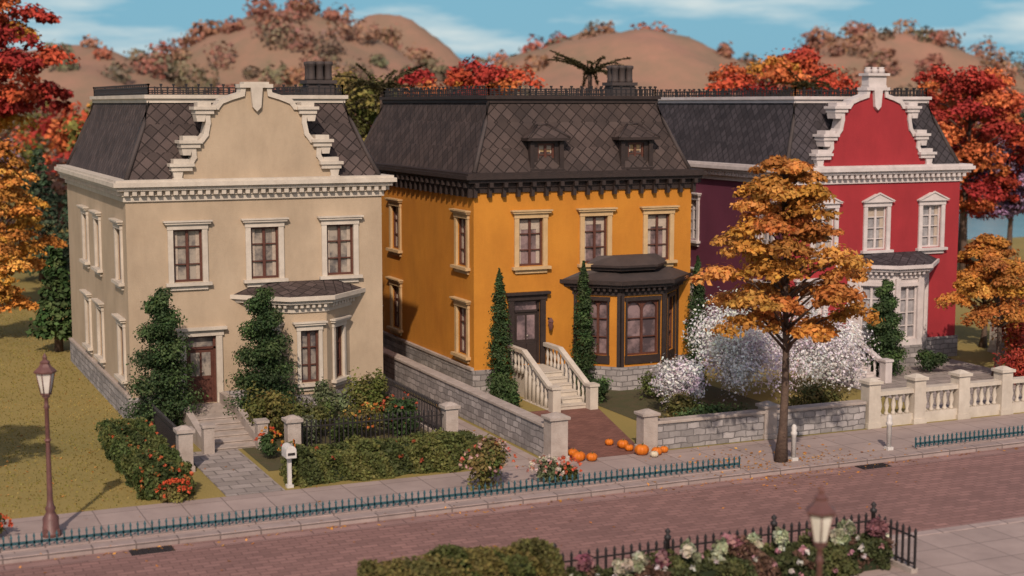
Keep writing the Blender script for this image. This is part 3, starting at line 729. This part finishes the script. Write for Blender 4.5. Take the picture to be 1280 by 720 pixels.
bush('shrub',38.0,46.4,0,.9,.6,1.0,2200,.06,GR)
hedge('clipped_hedge',9.2,27.0,13.0,28.3,1.22,OL,dens=1300,ls=.05)
hedge('planting_bed_hedge',13.4,26.6,21.1,27.5,.66,[(.10,.105,.038),(.07,.08,.032),(.14,.08,.055)],dens=1200,ls=.06,flowers=[(.6,.55,.5),(.5,.25,.27)],nf=55,fs=.07)
for i in range(13):
    bush('ornamental_cabbage',13.7+i*.6+R.uniform(-.15,.15),27.15+R.uniform(-.3,.3),.62,.24,.24,.4,420,.075,[(.38,.36,.25),(.46,.44,.32),(.24,.26,.15)] if i%3 else [(.25,.10,.12),(.34,.17,.18)])
def ofn(h): return max(.18,(1-h)**.55*(.62+.38*min(1,h*5)))
tree('maple_tree',24.6,36.35,8.9,4.25,2.85,52,320,.085,OR,flat=.25,prof=ofn,trunk=.14,padr=.84)
tree('maple_tree',40.0,44.8,4.6,2.5,2.3,28,280,.08,OR,flat=.35,prof=ofn,trunk=.13,padr=.75)
tree('maple_tree',44.3,50.5,4.9,2.4,2.0,26,260,.09,OR,flat=.35,prof=ofn,trunk=.13,padr=.8)
tree('maple_tree',7.0,79.5,8.6,2.6,3.2,40,260,.11,OR,flat=.35,prof=ofn,trunk=.18,padr=1.1)
tree('maple_tree',5.6,69.0,5.2,1.9,2.0,24,240,.1,OR,flat=.35,prof=ofn,trunk=.16,padr=.9)
tree('maple_tree',.9,41.5,7.5,3.0,2.3,30,260,.09,OR,flat=.3,prof=ofn,trunk=.15,padr=.8)
rnd=lambda h: max(.25,math.sin(math.pi*(.1+.8*h))**.6)
tree('red_maple_tree',61.5,72,12.6,4.5,3.6,44,330,.14,RD,flat=.4,prof=rnd,trunk=.22,padr=1.3)
tree('red_maple_tree',58,86,13.8,7,6.0,48,300,.16,RD+OR[:1],flat=.4,prof=rnd,trunk=.25,padr=1.6)
tree('red_maple_tree',68,80,12,6,4.0,36,300,.15,RD,flat=.4,prof=rnd,trunk=.25,padr=1.4)
tree('red_maple_tree',35,86,12.9,7,5.0,38,280,.16,RD+OR[:1],flat=.4,prof=rnd,trunk=.25,padr=1.5)
tree('lilac_blossom_tree',64.8,72,8.4,4,2.7,30,300,.12,LI,flat=.5,prof=rnd,trunk=.2,padr=1.1)
tree('red_maple_tree',6.8,94,17.5,10,5.6,50,320,.18,RD+OR[:1],flat=.32,prof=rnd,trunk=.35,padr=1.8)
tree('oak_tree',27,84,12.0,6,3.2,34,260,.15,OL,flat=.5,prof=rnd,trunk=.25,padr=1.4)

def pine(name,x,y,H,r,pal):
    e=empty(name); mb=MB(); mb.tube([(x,y,0),(x,y,H*.95)],[.2,.03],BARK,7); mb.build('trunk',e); lf=Leaves()
    L_=int(H/.5)
    for i in range(L_):
        t=i/L_; w=r*(1-t)+.15; k=max(4,int(7*(1-t)+3))
        for q in range(k):
            a=q*6.283/k+i*.7; lf.clump((x+w*.6*math.cos(a),y+w*.6*math.sin(a),.8+(H-.8)*t),(w*.45,w*.45,.22),45,.13,jit(R.choice(pal),.25),.3,.6,.8)
    lf.build('needles',e,LEAFF)
pine('pine_tree',12.5,88,8.5,2.2,BG); pine('pine_tree',10.6,92,8.0,2.0,BG); pine('pine_tree',8.1,65.3,4.6,1.1,GR)
pine('pine_tree',5.0,90,7.0,2.0,BG)
def palm(x,y,H):
    e=empty('palm_tree'); mb=MB(); mb.tube([(x,y,0),(x+.2,y,H*.5),(x+.1,y,H)],[.2,.15,.12],BARK,8); mb.build('trunk',e); lf=Leaves()
    for k in range(16):
        a=k*2.4; dr=R.uniform(.2,1.0)
        t=np.linspace(0,1,60); l=2.2
        px=x+.1+l*t*math.cos(a); py=y+l*t*math.sin(a); pz=H+1.5*t*(1-dr)-1.9*t**2*dr+.5*t
        for s_ in (-1,1):
            P=np.stack([px-s_*.16*math.sin(a)*(1.1-t),py+s_*.16*math.cos(a)*(1.1-t),pz],1)
            lf.add(P,np.tile([0.2,0.2,1.],(60,1))+rng.normal(size=(60,3))*.4,.15,(.10,.085,.045),.3,.3)
    lf.build('fronds',e,LEAFF)
palm(24.0,70,11.0); palm(36.2,72,11.9); palm(22.8,74,9.6); palm(51,74,11.2)

lf=Leaves()
pals=[RD,OR,OL,OL,[(.24,.12,.09),(.30,.15,.10)],[(.24,.12,.09),(.2,.11,.08)],BG,[(.28,.18,.22)]]
for i in range(190):
    y=R.uniform(100,180); ratio=R.uniform(.03,1.0); x=y*ratio
    if ratio>.74 and y<150: continue
    if ratio<.13 and y<108: continue
    H=R.uniform(6.5,11.5); r=R.uniform(2.4,4.4); pal=R.choice(pals)
    for k in range(9):
        a=R.uniform(0,6.28); q=R.uniform(0,.8); z=H*R.uniform(.3,.92)
        lf.clump((x+r*q*math.cos(a),y+r*q*math.sin(a),z),(r*.5,r*.5,H*.13),80,.3,jit(R.choice(pal),.2),.25,.4,.7)
lf.build('distant_trees',None,LEAFF)

# smooth rust-coloured hills, wooded only in patches and at the foot
def hz(x,y):
    h=0
    for cx,cy,sx,sy,a in ((86,305,34,45,27),(122,350,22,40,29),(146,275,42,40,22),(208,272,50,40,22),(40,300,28,45,19),(300,270,60,50,24),(-30,300,60,50,20),(178,345,26,34,27)):
        h=np.maximum(h,a*np.exp(-((x-cx)/sx)**2-((y-cy)/sy)**2))
    h=h+1.0*np.sin(x*.11+1)*np.sin(y*.09)+.6*np.sin(x*.27+y*.2)+.35*np.sin(x*.7+y*.3)*np.sin(y*.5)
    edge=np.clip((y-170)/40,0,1)
    return (h+3)*edge-.6
nx,ny=260,120
xs=np.linspace(-150,430,nx); ys=np.linspace(165,450,ny)
XX,YY=np.meshgrid(xs,ys); ZZ=hz(XX,YY)
vs=np.stack([XX.ravel(),YY.ravel(),ZZ.ravel()],1).tolist()
fs=[(j*nx+i,j*nx+i+1,(j+1)*nx+i+1,(j+1)*nx+i) for j in range(ny-1) for i in range(nx-1)]
HILL=mat('autumn_hillside',(.33,.175,.12),(.20,.145,.095),ns=.07,bump=.5,bs=.5,rough=1,rng_=(.35,.65))
b=MB(); b.add(vs,fs,HILL,True); b.build('hills')
lf=Leaves()
hp=[(.30,.15,.10),(.27,.155,.105),(.19,.15,.10),(.32,.155,.10),(.16,.145,.095),(.36,.12,.08)]
for i in range(2600):
    y=R.uniform(182,390); x=y*R.uniform(.02,1.0)
    zone=math.sin(x*.045+1.3)+math.sin(y*.05+x*.02)
    z=float(hz(np.array(x),np.array(y)))
    dens=.85 if z<8 else (.38 if zone<.2 else .1)
    if R.random()>dens: continue
    col=hp[int((zone+2)/4*5.99)] if R.random()<.7 else R.choice(hp)
    r=R.uniform(1.5,3.6)
    lf.clump((x,y,z+r*.4),(r,r,r*R.uniform(.7,1.0)),int(46*r),.5,jit(col,.13),.14,.2,.3,nr=.4,asp=.8)
lf.build('hillside_forest',None,LEAFF)

WATER=mat('lake_water',(.12,.30,.36),(.09,.24,.30),rough=.2,ns=.2,bump=.05,bs=1.5,spec=.6)
sheet('lake',70,92,330,158,.006,WATER)

n=36000
P=np.stack([rng.uniform(-6,8.2,n),rng.uniform(39.0,95,n),np.full(n,.02)],1)
lf=Leaves(); nn=rng.normal(size=(n,3)); nn[:,2]*=.4
k=(np.sin(P[:,0]*.5+2)+np.sin(P[:,1]*.35+P[:,0]*.3))>0
for sel,c in ((k,(.34,.25,.08)),(~k,(.27,.215,.062))): lf.add(P[sel],nn[sel],.035,c,.2)
lf.build('lawn_grass')
lf=Leaves()
def fall(cx,cy,sx,sy,n,z=.02):
    P=np.stack([rng.normal(cx,sx,n),rng.normal(cy,sy,n),np.full(n,z)],1)
    P[:,2]=np.where((P[:,1]<35.45)&(P[:,1]>28.8),-.108,P[:,2]+.012)
    nn=rng.normal(size=(n,3))*.25+np.array([0,0,1.])
    lf.add(P,nn,.05,R.choice(OR),.4)
for q in range(4): fall(24.4,36.3,1.8,1.0,110)
for q in range(3): fall(1.5+q,43,3,3,90)
for q in range(5): fall(6+8*q,35.3,4,.12,60)
fall(12,34,8,2,80); fall(17.6,42,.5,4,60); fall(5,60,3,9,140)
lf.build('fallen_leaves')

# ------------------------------------------------------------------ light, sky
sd=Vector((.42,.86,0)).normalized(); el=math.radians(38)
d=Vector((sd.x*math.cos(el),sd.y*math.cos(el),-math.sin(el)))
sun=bpy.data.lights.new('sun','SUN'); sun.energy=3.5; sun.angle=math.radians(1.0); sun.color=(1,.85,.72)
so=bpy.data.objects.new('sun',sun); scn.collection.objects.link(so); so.rotation_euler=d.to_track_quat('-Z','Y').to_euler(); so.location=(-20,-20,40)
w=bpy.data.worlds.new('World'); scn.world=w; w.use_nodes=True; N=w.node_tree.nodes; L=w.node_tree.links
bg=N['Background']; out=N['World Output']
sky=N.new('ShaderNodeTexSky'); sky.sky_type='NISHITA'; sky.sun_disc=False; sky.sun_elevation=el; sky.sun_rotation=math.atan2(-sd.x,-sd.y)%(2*math.pi)
hz_=N.new('ShaderNodeMix'); hz_.data_type='RGBA'; hz_.blend_type='MULTIPLY'; hz_.inputs[0].default_value=1; hz_.inputs[7].default_value=(1.28,1.0,.86,1)
L.new(sky.outputs[0],hz_.inputs[6]); L.new(hz_.outputs[2],bg.inputs[0]); bg.inputs[1].default_value=.13
tc=N.new('ShaderNodeTexCoord'); mp=N.new('ShaderNodeMapping'); mp.inputs['Scale'].default_value=(4,4,24); L.new(tc.outputs['Generated'],mp.inputs[0])
nz=N.new('ShaderNodeTexNoise'); nz.inputs['Scale'].default_value=1.5; nz.inputs['Detail'].default_value=7; nz.inputs['Roughness'].default_value=.55; L.new(mp.outputs[0],nz.inputs['Vector'])
cr=N.new('ShaderNodeValToRGB'); cr.color_ramp.elements[0].position=.48; cr.color_ramp.elements[0].color=(.15,.42,.58,1); cr.color_ramp.elements[1].position=.66; cr.color_ramp.elements[1].color=(.62,.72,.74,1)
L.new(nz.outputs['Fac'],cr.inputs[0])
bg2=N.new('ShaderNodeBackground'); L.new(cr.outputs[0],bg2.inputs[0]); bg2.inputs[1].default_value=1
sx=N.new('ShaderNodeSeparateXYZ'); L.new(tc.outputs['Generated'],sx.inputs[0])
mr=N.new('ShaderNodeMapRange'); mr.inputs[1].default_value=.12; mr.inputs[2].default_value=.35; mr.inputs[3].default_value=.92; mr.inputs[4].default_value=0
L.new(sx.outputs['Z'],mr.inputs[0])
ms=N.new('ShaderNodeMixShader'); L.new(mr.outputs[0],ms.inputs[0]); L.new(bg.outputs[0],ms.inputs[1]); L.new(bg2.outputs[0],ms.inputs[2]); L.new(ms.outputs[0],out.inputs[0])

# ------------------------------------------------------------------ camera
cam=bpy.data.cameras.new('camera'); co=bpy.data.objects.new('camera',cam); scn.collection.objects.link(co); scn.camera=co
co.location=(0,0,10.3); cam.lens=1900/1280*36; cam.sensor_width=36; cam.clip_end=3000
yaw=math.radians(23.85); pit=math.radians(6.9)
co.rotation_euler=Euler((math.pi/2-pit,0,-yaw),'XYZ')
cam.dof.use_dof=True; cam.dof.focus_distance=49; cam.dof.aperture_fstop=.42
print('faces',sum(len(o.data.polygons) for o in scn.objects if o.type=='MESH'))
